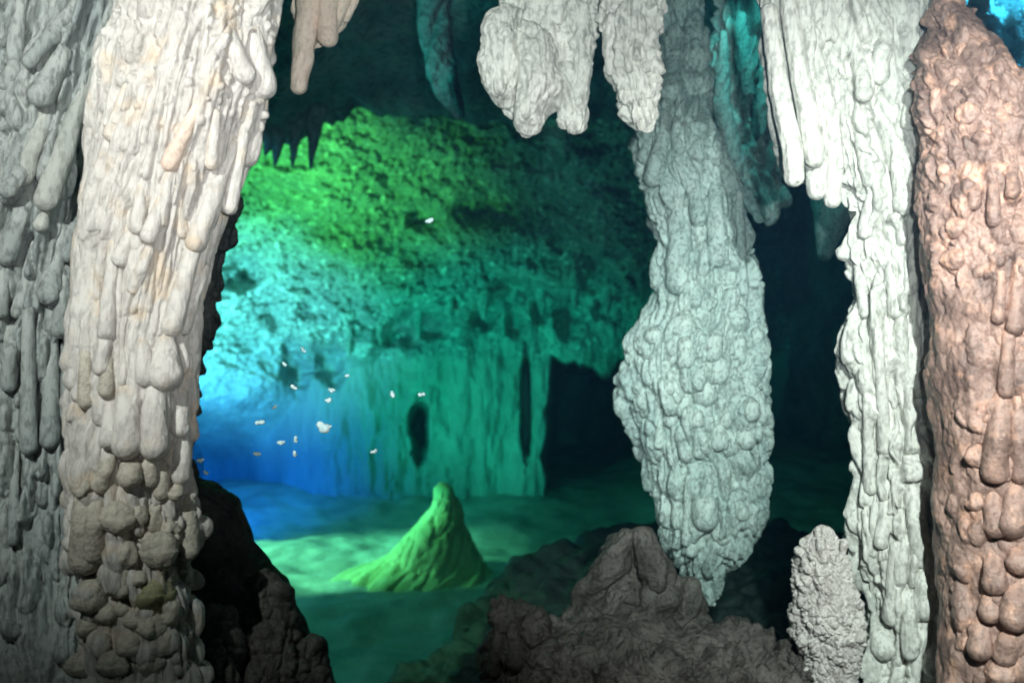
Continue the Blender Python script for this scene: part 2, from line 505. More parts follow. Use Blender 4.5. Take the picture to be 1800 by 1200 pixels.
def hall_depth(x, y):
    # the sloping vault comes down and away from the camera, then a curtain wall drops from its lip
    lip = 600 + 105 * sstep(620, 400, x) - 70 * sstep(600, 900, x) - 0.02 * (x - 400) + 26 * n2(x / 90, 0 * x, 5)
    vault = lerp_px(y, [(-500, 5.8), (-100, 7.0), (200, 9.3), (400, 11.6), (620, 13.2), (700, 13.3), (1000, 13.3)])
    wall = 13.9 - 0.0006 * (x - 700) + 1.2 * sstep(560, 380, x)
    sf = 1 + 1.6 * sstep(620, 420, x)
    t = sstep(-25 * sf, 35 * sf, y - lip)
    D = vault * (1 - t) + wall * t
    D = D + 6.0 * sstep(1180, 1380, x)
    # cobbled relief on the vault
    f1, f2 = worley(x / 26 + fbm(x / 60, y / 60, 2, 2), y / 20, 4)
    g1, g2 = worley(x / 11, y / 9, 14)
    k1, k2 = worley(x / 70 + 5, y / 45, 24)
    cob = 0.15 * (0.6 - f1) + 0.11 * (0.6 - g1) + 0.12 * (0.6 - k1) + 0.42 * fbm(x / 120, y / 70, 6, 4)
    D = D - cob * (1 - t)
    # folds on the curtain wall
    fold = 0.10 * n2(x / 42 + 1.4 * fbm(x / 90, y / 200, 31, 2), y / 300, 30) + 0.06 * n2(x / 17, y / 170, 32) + 0.16 * fbm(x / 50, y / 60, 33, 4) + 0.10 * fbm(x / 12, y / 50, 34, 3)
    D = D - fold * t * (0.12 + 0.88 * sstep(480, 700, x)) * 0.8
    # a cleft and the side passage, as real hollows
    def hole(cx, cy, wx, wy, dd, soft=0.35, nz=0.35):
        q = np.hypot((x - cx) / wx, (y - cy) / wy) + 1.6 * nz * fbm(x / 22, y / 26, int(cx), 4)
        return dd * sstep(1 + soft, 1 - soft, q)
    D = D + hole(738, 752, 12, 40, 1.8, 0.8, 0.35)
    D = D + hole(925, 720, 9, 85, 1.0, 0.4, 0.2)
    # side passage
    e = 970 + 8 * fbm(x * 0 + 3, y / 40, 9, 3) - 0.05 * (y - 700)
    top = 650 + 18 * n2(x / 16, 0 * x, 77) + 12 * n2(x / 37, 0 * x, 78) - 0.10 * (x - 1000)
    D = D + 6.0 * sstep(-10, 14, x - e) * sstep(-9, 16, y - top) * sstep(1400, 1250, x)
    # clefts under the lip
    for (cx, cy, wx, wy, dd) in ((520, 640, 22, 34, 1.0), (580, 632, 20, 30, 0.9), (430, 480, 26, 24, 0.9), (630, 600, 16, 14, .7), (740, 385, 22, 16, .8), (850, 370, 36, 24, .9),
                                 (480, 560, 14, 18, .6), (1060, 500, 36, 42, 1.3), (1000, 560, 18, 30, .9), (950, 545, 10, 22, .7), (905, 570, 10, 20, .6), (545, 540, 14, 16, .6), (700, 590, 30, 16, .7), (760, 575, 26, 16, .7), (850, 560, 20, 16, .6)):
        D = D + hole(cx, cy, wx * 1.1, wy, dd * 0.6, 0.8)
    return D


hall = sheet('cave_wall', np.linspace(250, 1560, 640), np.concatenate([np.linspace(-520, 160, 60)[:-1], np.linspace(160, 985, 440)]), hall_depth, M_hall)
# the curtain wall's smoother calcite below the lip is the same rock in another colour
hall.data.materials.append(M_curtain)
_pc = np.empty(len(hall.data.polygons) * 3); hall.data.polygons.foreach_get('center', _pc); _pc = _pc.reshape(-1, 3)
_px = _pc[:, 0] / _pc[:, 1] * F + 900; _py = 600 - (_pc[:, 2] - CAMZ) / _pc[:, 1] * F
_mi = (_py > 628 + 10 * n2(_px / 20, 0 * _px, 3)).astype(np.int32)
hall.data.polygons.foreach_set('material_index', _mi)


def wall_between(name, pts, z0, z1, mat, seed=0, amp=0.35, step=0.09):
    """a rough rock wall standing on a plan line"""
    p = np.array(pts, float)
    seg = np.concatenate([[0], np.cumsum(np.hypot(*np.diff(p, axis=0).T))])
    n = int(seg[-1] / step); m = int((z1 - z0) / step)
    s = np.linspace(0, seg[-1], n); z = np.linspace(z1, z0, m)
    x = np.interp(s, seg, p[:, 0]); y = np.interp(s, seg, p[:, 1])
    tx = np.gradient(x, s); ty = np.gradient(y, s); l = np.hypot(tx, ty)
    S, Z = np.meshgrid(s, z)
    h = amp * fbm(S / 1.1, Z / 1.4, seed, 5) + 0.2 * amp * n2(S / 0.25, Z / 1.2, seed + 5)
    co = np.stack([x[None] - (ty / l)[None] * h, y[None] + (tx / l)[None] * h, Z], -1)
    o = mesh_from_grid(name, co, False, mat)
    return tag(o, kind='structure')


wall_between('cave_wall', [(-1.9, -1.0), (-2.0, 1.5), (-2.1, 3.2), (-3.2, 5.0), (-4.4, 5.6)], -1.6, 6.2, M_dark, 41)
wall_between('cave_wall', [(-2.1, -0.4), (-2.4, -2.5), (0.0, -2.7), (2.9, -2.5), (2.75, -0.4)], -1.6, 6.4, M_dark, 48)  # unseen, added behind the camera to keep sky light out
wall_between('cave_wall', [(-4.4, 5.6), (-4.9, 7.0), (-5.1, 9.25)], -1.6, 6.2, M_ceil, 49)  # this and next three unseen, stepped opening shaped to trim the sun
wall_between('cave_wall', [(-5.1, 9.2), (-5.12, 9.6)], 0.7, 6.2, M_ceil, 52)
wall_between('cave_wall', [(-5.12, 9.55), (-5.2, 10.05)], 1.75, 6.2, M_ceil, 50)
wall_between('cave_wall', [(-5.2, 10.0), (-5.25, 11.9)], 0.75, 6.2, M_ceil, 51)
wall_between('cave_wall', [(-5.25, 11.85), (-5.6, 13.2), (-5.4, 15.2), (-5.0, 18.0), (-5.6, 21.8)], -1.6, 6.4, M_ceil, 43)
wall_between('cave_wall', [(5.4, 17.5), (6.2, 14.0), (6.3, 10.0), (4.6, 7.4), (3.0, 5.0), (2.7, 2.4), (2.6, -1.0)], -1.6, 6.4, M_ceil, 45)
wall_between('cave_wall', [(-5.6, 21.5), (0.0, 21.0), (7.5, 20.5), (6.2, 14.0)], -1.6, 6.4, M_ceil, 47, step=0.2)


def floor_sheet():
    xs = np.linspace(-9, 9, 260); ys = np.concatenate([np.linspace(-2, 8, 90)[:-1], np.linspace(8, 15, 150)[:-1], np.linspace(15, 23, 40)])
    X, Y = np.meshgrid(xs, ys)
    z = FLOOR + 1.25 * sstep(4.4, 3.0, Y) + 0.10 * fbm(X / 1.3, Y / 1.3, 61, 5) + 0.05 * fbm(X / 0.3, Y / 0.3, 62, 3)
    z = z + 0.35 * sstep(12.2, 14.5, Y)
    z = z + 0.5 * sstep(1.2, 3.5, X) * sstep(6, 9, Y)
    co = np.stack([X, Y, z], -1)
    o = mesh_from_grid('cave_floor', co, False, M_floor)
    tag(o, kind='structure')


floor_sheet()


def ceiling_sheet():
    # foreground roof plate, ending in a ragged lip in front of the hall
    nx = 330
    px = np.linspace(-700, 2500, nx)
    lip = np.interp(px, [-700, 380, 470, 560, 600, 850, 1200, 1400, 1700, 2500], [200, 210, 262, 240, 200, 212, 235, 240, 60, 0]) + 12 * n2(px / 35, 0 * px, 71) + 6 * n2(px / 11, 0 * px, 72)
    T = np.linspace(0, 1, 150)[:, None]
    lipd = 7.6 + 0.3 * n2(px / 140, 0 * px, 73)
    lx = (px - 900) / F * lipd; lz = CAMZ + (600 - lip) / F * lipd
    # from above the camera to the lip
    y = -1.5 + (lipd[None] + 1.5) * T
    x = lx[None] * (0.75 + 0.25 * T)
    z = 3.25 + 0.35 * np.sin(T * 3.1) + (lz[None] - 3.25) * T ** 3
    rel = (0.30 * fbm(x / 0.8, y / 0.8, 74, 5) + 0.16 * fbm(x / 0.2, y / 0.35, 75, 3)) * (1 - 0.6 * T)
    z = z + rel
    # behind the lip it climbs again
    T2 = np.linspace(0.03, 1, 30)[:, None]
    y2 = lipd[None] + 0.5 * T2; z2 = lz[None] + 3.0 * T2 + 0.15 * fbm(lx[None] / 0.3 + 0 * T2, T2 * 6 + 0 * lx[None], 76, 3)
    x2 = lx[None] + 0 * T2
    co = np.stack([np.vstack([x, x2]), np.vstack([y, y2]), np.vstack([z, z2])], -1)
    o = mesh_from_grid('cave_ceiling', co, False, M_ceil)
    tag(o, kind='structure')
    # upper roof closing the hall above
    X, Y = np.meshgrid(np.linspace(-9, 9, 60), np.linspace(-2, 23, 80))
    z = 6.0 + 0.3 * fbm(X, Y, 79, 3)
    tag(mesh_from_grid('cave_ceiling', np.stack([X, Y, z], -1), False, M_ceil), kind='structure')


ceiling_sheet()

# ------------------------------------------------------------------ water that tints and dims with distance
def water():
    me = bpy.data.meshes.new('haze')
    x0, x1, y0, y1, z0, z1 = -11, 11, -3, 24, -3.2, 7.5
    vs = [(x, y, z) for x in (x0, x1) for y in (y0, y1) for z in (z0, z1)]
    fs = [(0, 1, 3, 2), (4, 6, 7, 5), (0, 4, 5, 1), (2, 3, 7, 6), (0, 2, 6, 4), (1, 5, 7, 3)]
    me.from_pydata(vs, [], fs)
    o = bpy.data.objects.new('haze', me)
    scn.collection.objects.link(o)
    m = bpy.data.materials.new('cave_water')
    m.use_nodes = True
    nt = m.node_tree
    nt.nodes.remove(nt.nodes['Principled BSDF'])
    pv = nt.nodes.new('ShaderNodeVolumePrincipled')
    pv.inputs['Color'].default_value = (0.008, 0.032, 0.058, 1)
    pv.inputs['Absorption Color'].default_value = (0.0, 0.83, 0.85, 1)
    pv.inputs['Density'].default_value = 0.10
    nt.links.new(pv.outputs[0], nt.nodes['Material Output'].inputs['Volume'])
    me.materials.append(m)
    tag(o, 'clear blue green water filling the cave', kind='stuff')


water()

# ------------------------------------------------------------------ left: far drapery wall and the big column
def mk_relief(flute=(3.0, 16, 120), fine=(2.0, 10, 18), lump=(8, 90, 110), crack=0.0, cell=(26, 34), pop=0.0):
    def rel(U, V, seed):
        wu = U + 10 * fbm(U / 70, V / 90, seed + 1, 3)
        h = lump[0] * fbm(U / lump[1], V / lump[2], seed + 11, 2)
        h = h + flute[0] * (3.2 * np.sqrt(np.abs(fbm(wu / flute[1], V / flute[2], seed + 21, 2)) + 0.004) - 1.6)
        h = h + fine[0] * fbm(U / fine[1], V / fine[2], seed + 31, 3)
        if crack:
            w1, w2 = worley(wu / cell[0], (V + 8 * n2(U / 30, V / 30, seed)) / cell[1], seed + 41)
            e = np.clip((w2 - w1) / 0.28, 0, 1)
            h = h - crack * (1 - e) ** 1.5 + crack * 0.4 * (0.5 - w1)
        if pop:
            w1, w2 = worley(U / 15, V / 15, seed + 51)
            h = h + 0.6 * pop * np.sqrt(np.maximum(0, 1 - (w1 / 0.8) ** 2)) * (0.6 + 0.6 * n2(U / 40, V / 40, seed + 52))
        return h
    return rel


def half(x):
    return lambda v: x


# far-left draped wall
g1 = (area_feats(101, 150, -60, 420, 150, w=(10, 20), L=(90, 230), H=(10, 24), sl=(-0.35, -0.2), umin=-190, umax=190)
      + area_feats(102, 110, 380, 760, 150, w=(9, 18), L=(90, 220), H=(8, 20), sl=(-0.1, 0.02), umin=-190, umax=190)
      + area_feats(103, 90, 820, 1200, 150, kind='knob', w=(12, 30), L=(0.9, 2.2), H=(6, 16), umin=-190, umax=190))
wl = Body('draped_wall', [(-620, -170, 520, 2.62, .35), (-60, -170, 330, 2.58, .4), (0, -170, 280, 2.56, .4), (120, -165, 225, 2.54, .45), (300, -160, 200, 2.54, .5), (500, -160, 180, 2.54, .5),
                          (700, -160, 160, 2.54, .5), (1000, -170, 180, 2.5, .5), (1230, -190, 230, 2.45, .5), (1900, -260, 300, 2.4, .5)],
          M_grey, 420, 560, feats=g1, relief=mk_relief(flute=(5, 20, 130), lump=(7, 80, 120)), seed=11, hscale=1.8)
tag(wl.ob, 'grey draped flowstone wall with slanting fluted fingers behind the big white column', 'flowstone')
far_left = [(170, 110, 82, 372, 21), (112, 95, 72, 190, 21), (66, 85, 18, 203, 20), (132, 10, 52, 122, 14), (84, 190, 40, 328, 17), (30, 100, 14, 162, 15),
            (80, 372, 72, 408, 13), (60, 270, 14, 350, 15), (55, 320, 12, 468, 18), (150, 290, 118, 462, 12), (110, 400, 86, 538, 19), (60, 430, 30, 560, 12), (115, 455, 108, 596, 17),
            (50, 545, 50, 800, 15), (90, 600, 88, 790, 17), (20, 560, 15, 690, 14), (200, 0, 168, 110, 11), (240, -20, 190, 150, 12), (100, -20, 92, 80, 14), (40, -10, 26, 110, 14),
            (28, 775, 22, 960, 9), (135, 590, 128, 760, 10), (8, 470, 2, 560, 12)]
for i, (x0, y0, x1, y1, w) in enumerate(far_left):
    drip_part(wl, wl.ob, M_grey if i not in (0, 6, 4) else M_greywarm, x0, y0, x1, y1, w, out=1.15, seed=i, noise=0.07)

# big left column
g2 = (area_feats(201, 60, -60, 230, 150, w=(8, 20), L=(50, 140), H=(4, 10), sl=(-0.3, -0.1), umin=-220, umax=230)
      + area_feats(202, 230, 60, 640, 150, w=(6, 16), L=(120, 340), H=(4, 11), sl=(-0.14, -0.02), umin=-220, umax=230)
      + area_feats(203, 70, 560, 840, 110, w=(12, 26), L=(50, 130), H=(8, 18), sl=(-0.04, 0.04), umin=-190, umax=190)
      + area_feats(204, 110, 800, 1240, 110, kind='knob', w=(11, 28), L=(0.8, 1.8), H=(10, 24), umin=-190, umax=190)
      + area_feats(205, 140, 0, 260, 110, kind='knob', w=(4, 11), L=(0.7, 1.4), H=(5, 10), umin=-140, umax=230))
col = Body('flowstone_column', [(-620, 200, 800, 2.55, .5), (-120, 195, 540, 2.32, .7), (0, 210, 492, 2.28, .75), (90, 190, 482, 2.26, .8), (200, 165, 462, 2.25, .8), (300, 158, 428, 2.25, .8), (400, 150, 385, 2.25, .85),
                                (500, 140, 352, 2.25, .85), (600, 132, 340, 2.25, .9), (700, 124, 340, 2.25, .9), (800, 122, 336, 2.25, .9), (870, 126, 340, 2.25, .9), (950, 135, 350, 2.25, .9),
                                (1050, 150, 342, 2.25, .9), (1150, 160, 345, 2.25, .9), (1230, 160, 370, 2.25, .9), (2000, 60, 480, 2.2, .9)],
           M_left, 440, 640, feats=g2, relief=mk_relief(flute=(4.5, 20, 220), fine=(1.1, 12, 22), lump=(9, 80, 100)), seed=21)
tag(col.ob, 'big white flowstone column with streaked face and a knobbly dark foot', 'column')
Ldrips = [(438, 185, 403, 378, 15), (447, 60, 462, 175, 24), (410, 250, 345, 445, 19), (345, 420, 302, 592, 20), (352, 178, 298, 302, 15), (285, 350, 262, 430, 16),
          (360, 470, 322, 590, 14), (250, 330, 240, 412, 14), (230, 400, 212, 470, 15), (395, 40, 432, 150, 18), (310, 330, 320, 420, 12), (225, 150, 195, 250, 13), (262, 440, 236, 520, 14),
          (200, 430, 186, 600, 15), (300, 300, 282, 400, 12), (190, 560, 176, 660, 14), (380, 200, 372, 300, 12)]
for i, a in enumerate(Ldrips):
    drip_part(col, col.ob, M_left if i not in (4,) else M_warm, *a, out=0.75, seed=30 + i, noise=0.06)
Lbulb = [(222, 690, 222, 808, 27), (196, 700, 190, 790, 16), (272, 660, 272, 810, 27), (318, 690, 316, 770, 17), (322, 760, 318, 852, 18), (290, 600, 292, 688, 30), (252, 600, 255, 680, 18),
         (195, 800, 178, 868, 17), (232, 800, 228, 860, 22), (262, 795, 262, 858, 17), (285, 800, 284, 880, 14), (150, 880, 150, 1010, 30), (168, 870, 165, 990, 20),
         (330, 880, 332, 985, 19), (310, 845, 308, 880, 14), (150, 620, 150, 720, 14), (190, 620, 186, 700, 13)]
for i, a in enumerate(Lbulb):
    drip_part(col, col.ob, M_left if i < 7 else M_knob, *a, out=0.9, seed=60 + i, noise=0.06)
Lknob = [(205, 908, 30, 26), (246, 905, 16, 19), (272, 908, 17, 30), (225, 972, 20, 24), (256, 944, 13, 9), (212, 1020, 22, 32), (283, 965, 34, 18), (272, 1038, 33, 30), (160, 1045, 28, 32), (186, 1075, 18, 20),
         (160, 1095, 26, 24), (215, 1068, 14, 12), (300, 1010, 16, 12), (232, 1085, 18, 14), (300, 1075, 14, 24), (265, 1100, 22, 14), (325, 1010, 12, 20), (176, 1130, 22, 20), (230, 1130, 24, 20), (295, 1125, 20, 26),
         (140, 855, 15, 20), (180, 905, 16, 18), (300, 930, 15, 13), (245, 1015, 13, 12), (200, 1165, 24, 22), (150, 1165, 26, 20), (262, 1160, 22, 24)]
for i, (x, y, wx, wy) in enumerate(Lknob):
    knob_part(col, col.ob, M_olive if i == 7 else M_knob, x, y, wx, wy, out=0.3, seed=90 + i, noise=0.3)

# dark rock behind the column
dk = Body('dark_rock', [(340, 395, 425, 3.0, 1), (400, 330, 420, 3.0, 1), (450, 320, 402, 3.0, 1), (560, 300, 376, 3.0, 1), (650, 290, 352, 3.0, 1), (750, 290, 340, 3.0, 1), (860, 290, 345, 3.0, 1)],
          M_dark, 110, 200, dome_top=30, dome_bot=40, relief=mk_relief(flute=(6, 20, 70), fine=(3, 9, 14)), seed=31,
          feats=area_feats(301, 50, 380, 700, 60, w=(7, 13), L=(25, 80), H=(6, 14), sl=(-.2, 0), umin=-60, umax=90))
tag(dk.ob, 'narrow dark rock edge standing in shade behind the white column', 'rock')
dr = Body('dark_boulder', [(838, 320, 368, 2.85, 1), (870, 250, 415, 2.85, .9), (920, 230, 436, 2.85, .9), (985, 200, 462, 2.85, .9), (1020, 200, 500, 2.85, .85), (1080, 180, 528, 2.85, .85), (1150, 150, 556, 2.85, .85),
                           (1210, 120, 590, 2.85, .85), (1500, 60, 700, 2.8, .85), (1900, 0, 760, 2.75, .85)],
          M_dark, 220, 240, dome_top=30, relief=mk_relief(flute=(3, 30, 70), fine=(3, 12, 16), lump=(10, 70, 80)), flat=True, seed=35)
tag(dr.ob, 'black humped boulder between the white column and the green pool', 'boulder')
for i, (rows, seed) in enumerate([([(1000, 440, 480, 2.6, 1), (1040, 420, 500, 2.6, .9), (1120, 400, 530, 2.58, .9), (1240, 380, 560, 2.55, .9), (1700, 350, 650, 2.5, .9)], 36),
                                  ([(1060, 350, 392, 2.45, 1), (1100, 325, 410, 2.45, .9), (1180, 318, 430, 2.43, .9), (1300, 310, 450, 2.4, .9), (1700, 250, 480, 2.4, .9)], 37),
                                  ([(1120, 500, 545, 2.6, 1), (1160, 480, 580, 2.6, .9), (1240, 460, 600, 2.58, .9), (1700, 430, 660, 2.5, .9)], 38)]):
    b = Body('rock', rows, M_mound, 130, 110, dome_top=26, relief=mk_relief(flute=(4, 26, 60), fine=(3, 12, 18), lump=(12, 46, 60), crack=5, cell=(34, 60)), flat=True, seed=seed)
    tag(b.ob, ['tall dim rock leaning against the black boulder above the pool', 'fluted dim rock at the foot of the white column', 'lowest dim rock beside the green pool, right of the black boulder'][i], 'rock')

# ------------------------------------------------------------------ warm stalactite by the left column
e = tag(empty('stalactite', P(570, -60, 2.7)), 'warm buff stalactite with one long smooth finger hanging beside the big white column', 'stalactite')
warm_root = Body('root', [(-420, 450, 760, 2.8, .5), (-120, 512, 690, 2.75, .5), (0, 520, 632, 2.7, .6), (50, 528, 598, 2.7, .7), (85, 540, 575, 2.7, .8)], M_warm, 140, 120, parent=e, dome_bot=30,
                 feats=area_feats(401, 60, -60, 70, 60, w=(7, 13), L=(25, 70), H=(5, 12), sl=(-.3, .0), umin=-70, umax=80), relief=mk_relief(), seed=41)
finger('finger', e, M_warm, [(550, -30, 27), (542, 30, 22), (533, 95, 19), (525, 152, 14)], 2.64, 3, nu=44, nv=70, noise=0.09, ring=0.02, flutes=0.02)
finger('finger', e, M_warm, [(572, -20, 20), (575, 30, 18), (577, 66, 17)], 2.64, 5, nu=32, nv=36, noise=0.09)
finger('finger', e, M_warm, [(612, -30, 16), (598, 15, 12), (590, 45, 8)], 2.66, 6, nu=26, nv=30, noise=0.12)
finger('finger', e, M_warm, [(632, -40, 12), (620, 5, 9), (608, 34, 6)], 2.68, 8, nu=24, nv=30, noise=0.12)

# ------------------------------------------------------------------ hanging cluster, top centre
e = tag(empty('stalactite_cluster', P(960, -60, 2.55)), 'stubby pale stalactite cluster of fused fingers hanging over the green hall', 'stalactite')
crel = mk_relief(flute=(1.0, 18, 60), fine=(3.0, 10, 14), lump=(7, 34, 40), pop=5)
Body('root', [(-560, 780, 1240, 2.7, .5), (-150, 850, 1190, 2.6, .55), (0, 876, 1068, 2.57, .6), (50, 872, 1052, 2.57, .6), (105, 885, 1040, 2.57, .65), (135, 890, 1030, 2.57, .7)], M_right, 220, 150, parent=e, dome_bot=40, relief=crel, seed=51,
     feats=area_feats(501, 60, -60, 100, 100, w=(10, 24), L=(40, 120), H=(6, 14), sl=(-.05, .05)))
for i, (rows, dt) in enumerate([
    ([(10, 862, 918, 2.5, .9), (70, 846, 918, 2.48, .9), (110, 843, 917, 2.48, .9), (150, 850, 915, 2.48, .9), (190, 868, 908, 2.5, .9)], 30),
    ([(40, 905, 960, 2.48, .9), (120, 912, 985, 2.46, .9), (170, 905, 985, 2.46, .9), (205, 905, 965, 2.47, .9), (238, 918, 955, 2.48, .9)], 26),
    ([(120, 880, 920, 2.53, .9), (175, 880, 930, 2.53, .9), (208, 896, 935, 2.53, .9)], 16),
    ([(0, 985, 1038, 2.5, .9), (60, 998, 1042, 2.5, .9), (130, 1005, 1040, 2.5, .9), (180, 1000, 1034, 2.5, .9), (236, 995, 1035, 2.5, .9)], 16),
    ([(110, 962, 1008, 2.5, .9), (150, 970, 1010, 2.5, .9), (195, 978, 1018, 2.5, .9), (228, 978, 1014, 2.5, .9)], 18)]):
    Body('finger', rows, M_right, 110, 150, parent=e, dome_top=20, dome_bot=dt, relief=crel, seed=52 + i)
e = tag(empty('stalactite', P(1110, -60, 2.5)), 'rough pale stalactite with a notched side hanging between the stubby cluster and the teal column', 'stalactite')
Body('shaft', [(-560, 1020, 1250, 2.65, .6), (-100, 1045, 1180, 2.5, .8), (0, 1060, 1163, 2.47, .85), (80, 1064, 1160, 2.47, .85), (130, 1068, 1158, 2.47, .85), (150, 1084, 1157, 2.47, .9), (190, 1092, 1155, 2.47, .9), (230, 1104, 1150, 2.47, .9)],
     M_right, 160, 220, parent=e, dome_bot=28, relief=mk_relief(flute=(2.5, 14, 50), fine=(3, 9, 12), lump=(6, 30, 40), pop=5), seed=58,
     feats=area_feats(511, 50, -20, 190, 50, w=(8, 14), L=(25, 80), H=(5, 10)))
finger('side_lobe', e, M_right, [(1078, 40, 18), (1076, 90, 17), (1077, 122, 13)], 2.45, 4, nu=36, nv=40, noise=0.12)

# ------------------------------------------------------------------ the teal column in the middle
g3 = (area_feats(601, 120, -40, 520, 90, w=(9, 20), L=(50, 170), H=(6, 14), sl=(-.08, .12))
      + area_feats(602, 70, 560, 800, 130, kind='knob', w=(10, 26), L=(1.0, 2.2), H=(6, 15))
      + area_feats(603, 60, 760, 1000, 90, w=(8, 16), L=(60, 160), H=(5, 11), sl=(0, .1))
      + area_feats(604, 40, 880, 1040, 60, kind='knob', w=(8, 16), L=(0.8, 1.5), H=(4, 9)))
tc = Body('teal_column', [(-700, 1080, 1320, 4.0, .8), (-60, 1150, 1232, 3.7, .9), (0, 1160, 1236, 3.65, .9), (100, 1160, 1242, 3.6, .9), (170, 1150, 1250, 3.55, .9), (215, 1128, 1256, 3.5, .9), (270, 1116, 1272, 3.45, .85),
                          (330, 1132, 1286, 3.45, .85), (400, 1148, 1310, 3.45, .85), (450, 1156, 1322, 3.45, .85), (520, 1150, 1330, 3.45, .85), (560, 1135, 1334, 3.45, .85), (600, 1105, 1340, 3.45, .85), (650, 1092, 1344, 3.45, .85),
                          (710, 1100, 1350, 3.45, .85), (770, 1118, 1346, 3.45, .85), (830, 1140, 1342, 3.45, .85), (890, 1152, 1338, 3.45, .85), (940, 1166, 1326, 3.45, .85), (975, 1180, 1306, 3.45, .8), (1005, 1205, 1275, 3.45, .8), (1035, 1232, 1266, 3.45, .8), (1064, 1246, 1258, 3.45, .9)],
          M_teal, 430, 620, dome_bot=6, feats=g3, relief=mk_relief(flute=(2.6, 16, 90), fine=(1.8, 9, 12), lump=(8, 60, 70), crack=7.0, cell=(30, 62)), seed=61, warp=(16, 50, 60))
tag(tc.ob, 'pale teal hanging column with a swollen waist and pointed lower tip', 'column')
for i, (x, y, wx, wy) in enumerate([(1240, 900, 25, 34), (1255, 610, 17, 28), (1205, 620, 15, 30), (1300, 615, 15, 28), (1240, 690, 22, 26), (1205, 700, 13, 26), (1270, 945, 13, 12), (1290, 850, 12, 12), (1262, 765, 15, 28), (1225, 735, 13, 18), (1275, 735, 13, 18),
                                    (1180, 730, 14, 22), (1310, 770, 20, 18), (1325, 650, 12, 18), (1320, 720, 16, 22), (1150, 640, 12, 20), (1175, 680, 12, 16), (1150, 590, 16, 12), (1200, 575, 26, 12), (1290, 560, 30, 14), (1330, 590, 12, 16), (1215, 960, 12, 20), (1305, 900, 12, 16), (1190, 900, 10, 30)]):
    knob_part(tc, tc.ob, M_teal, x, y, wx, wy, out=0.35, seed=200 + i, noise=0.1)
for i, a in enumerate([(1255, 300, 1262, 470, 17), (1220, 310, 1228, 400, 15), (1190, 360, 1195, 520, 24), (1300, 340, 1306, 520, 10), (1165, 240, 1150, 330, 20), (1245, 170, 1230, 240, 18), (1150, 180, 1135, 290, 16), (1185, 100, 1180, 180, 22), (1215, 480, 1222, 545, 14), (1160, 640, 1158, 790, 9), (1185, 740, 1190, 880, 9), (1210, 840, 1206, 960, 9)]):
    drip_part(tc, tc.ob, M_teal, *a, out=0.45, seed=230 + i, noise=0.1)

# teal draperies behind
e = tag(empty('drapery', P(1290, -60, 4.2)), 'ragged teal rock drapery hanging in shade behind the cream column', 'drapery')
Body('sheet', [(-800, 1180, 1460, 4.8, .3), (-60, 1235, 1400, 4.3, .3), (0, 1262, 1380, 4.25, .3), (80, 1262, 1372, 4.2, .3), (160, 1258, 1362, 4.2, .3), (230, 1256, 1366, 4.2, .3), (300, 1275, 1372, 4.2, .35), (345, 1300, 1368, 4.2, .35), (390, 1322, 1364, 4.2, .4)],
     M_teal, 150, 260, parent=e, dome_bot=20, relief=mk_relief(flute=(9, 22, 70), fine=(4, 12, 20), lump=(16, 40, 60), crack=8, cell=(34, 80)), seed=71, warp=(14, 50, 70),
     feats=area_feats(701, 60, -20, 300, 60, w=(9, 16), L=(40, 110), H=(10, 24), sl=(-.2, .3)))
finger('fold', e, M_teal, [(1272, 60, 6), (1268, 180, 16), (1290, 280, 18), (1290, 308, 8)], 4.1, 3, nu=34, nv=70, noise=0.18)
finger('fold', e, M_teal, [(1300, 30, 10), (1310, 110, 16), (1316, 165, 8)], 4.1, 7, nu=34, nv=60, noise=0.18)
finger('fold', e, M_teal, [(1345, 100, 10), (1342, 190, 12), (1340, 235, 5)], 4.1, 8, nu=34, nv=50, noise=0.18)
o = finger('stalactite', None, M_teal, [(1468, 250, 46), (1462, 380, 32), (1450, 445, 14)], 4.4, 9, nu=60, nv=90, noise=0.08)
tag(o, 'dim teal stalactite tip showing below the cream hanging fingers', 'stalactite')
o = finger('stalactite', None, M_teal, [(1370, 180, 16), (1368, 290, 12), (1360, 372, 4)], 4.3, 12, nu=30, nv=60, noise=0.16)
tag(o, 'thin dark stalactite between the teal drapery and the cream fingers', 'stalactite')

# ------------------------------------------------------------------ the cream column, right
g4 = (area_feats(801, 210, -60, 1000, 90, w=(9, 20), L=(70, 220), H=(7, 18), sl=(-.18, .18))
      + area_feats(802, 60, 900, 1230, 80, kind='knob', w=(10, 20), L=(0.9, 2.0), H=(6, 14)))
rc = Body('cream_column', [(-620, 1177, 1788, 2.8, .5), (-60, 1327, 1648, 2.66, .6), (0, 1357, 1626, 2.64, .6), (100, 1382, 1631, 2.62, .65), (200, 1407, 1636, 2.6, .7), (300, 1452, 1644, 2.6, .8), (370, 1485, 1650, 2.6, .9), (470, 1491, 1656, 2.6, .9), (540, 1497, 1660, 2.6, .9),
                           (585, 1483, 1664, 2.6, .9), (650, 1485, 1668, 2.6, .9), (740, 1503, 1674, 2.6, .9), (860, 1505, 1680, 2.6, .9), (960, 1501, 1684, 2.6, .9), (1060, 1517, 1682, 2.6, .9), (1230, 1521, 1676, 2.6, .9), (1900, 1477, 1716, 2.55, .9)],
          M_right, 400, 640, feats=g4, relief=mk_relief(flute=(8, 24, 150), fine=(1.6, 10, 20), lump=(11, 50, 90)), seed=81, warp=(36, 60, 60))
tag(rc.ob, 'tall cream flowstone column with wavy folds beside the rose rock', 'column')
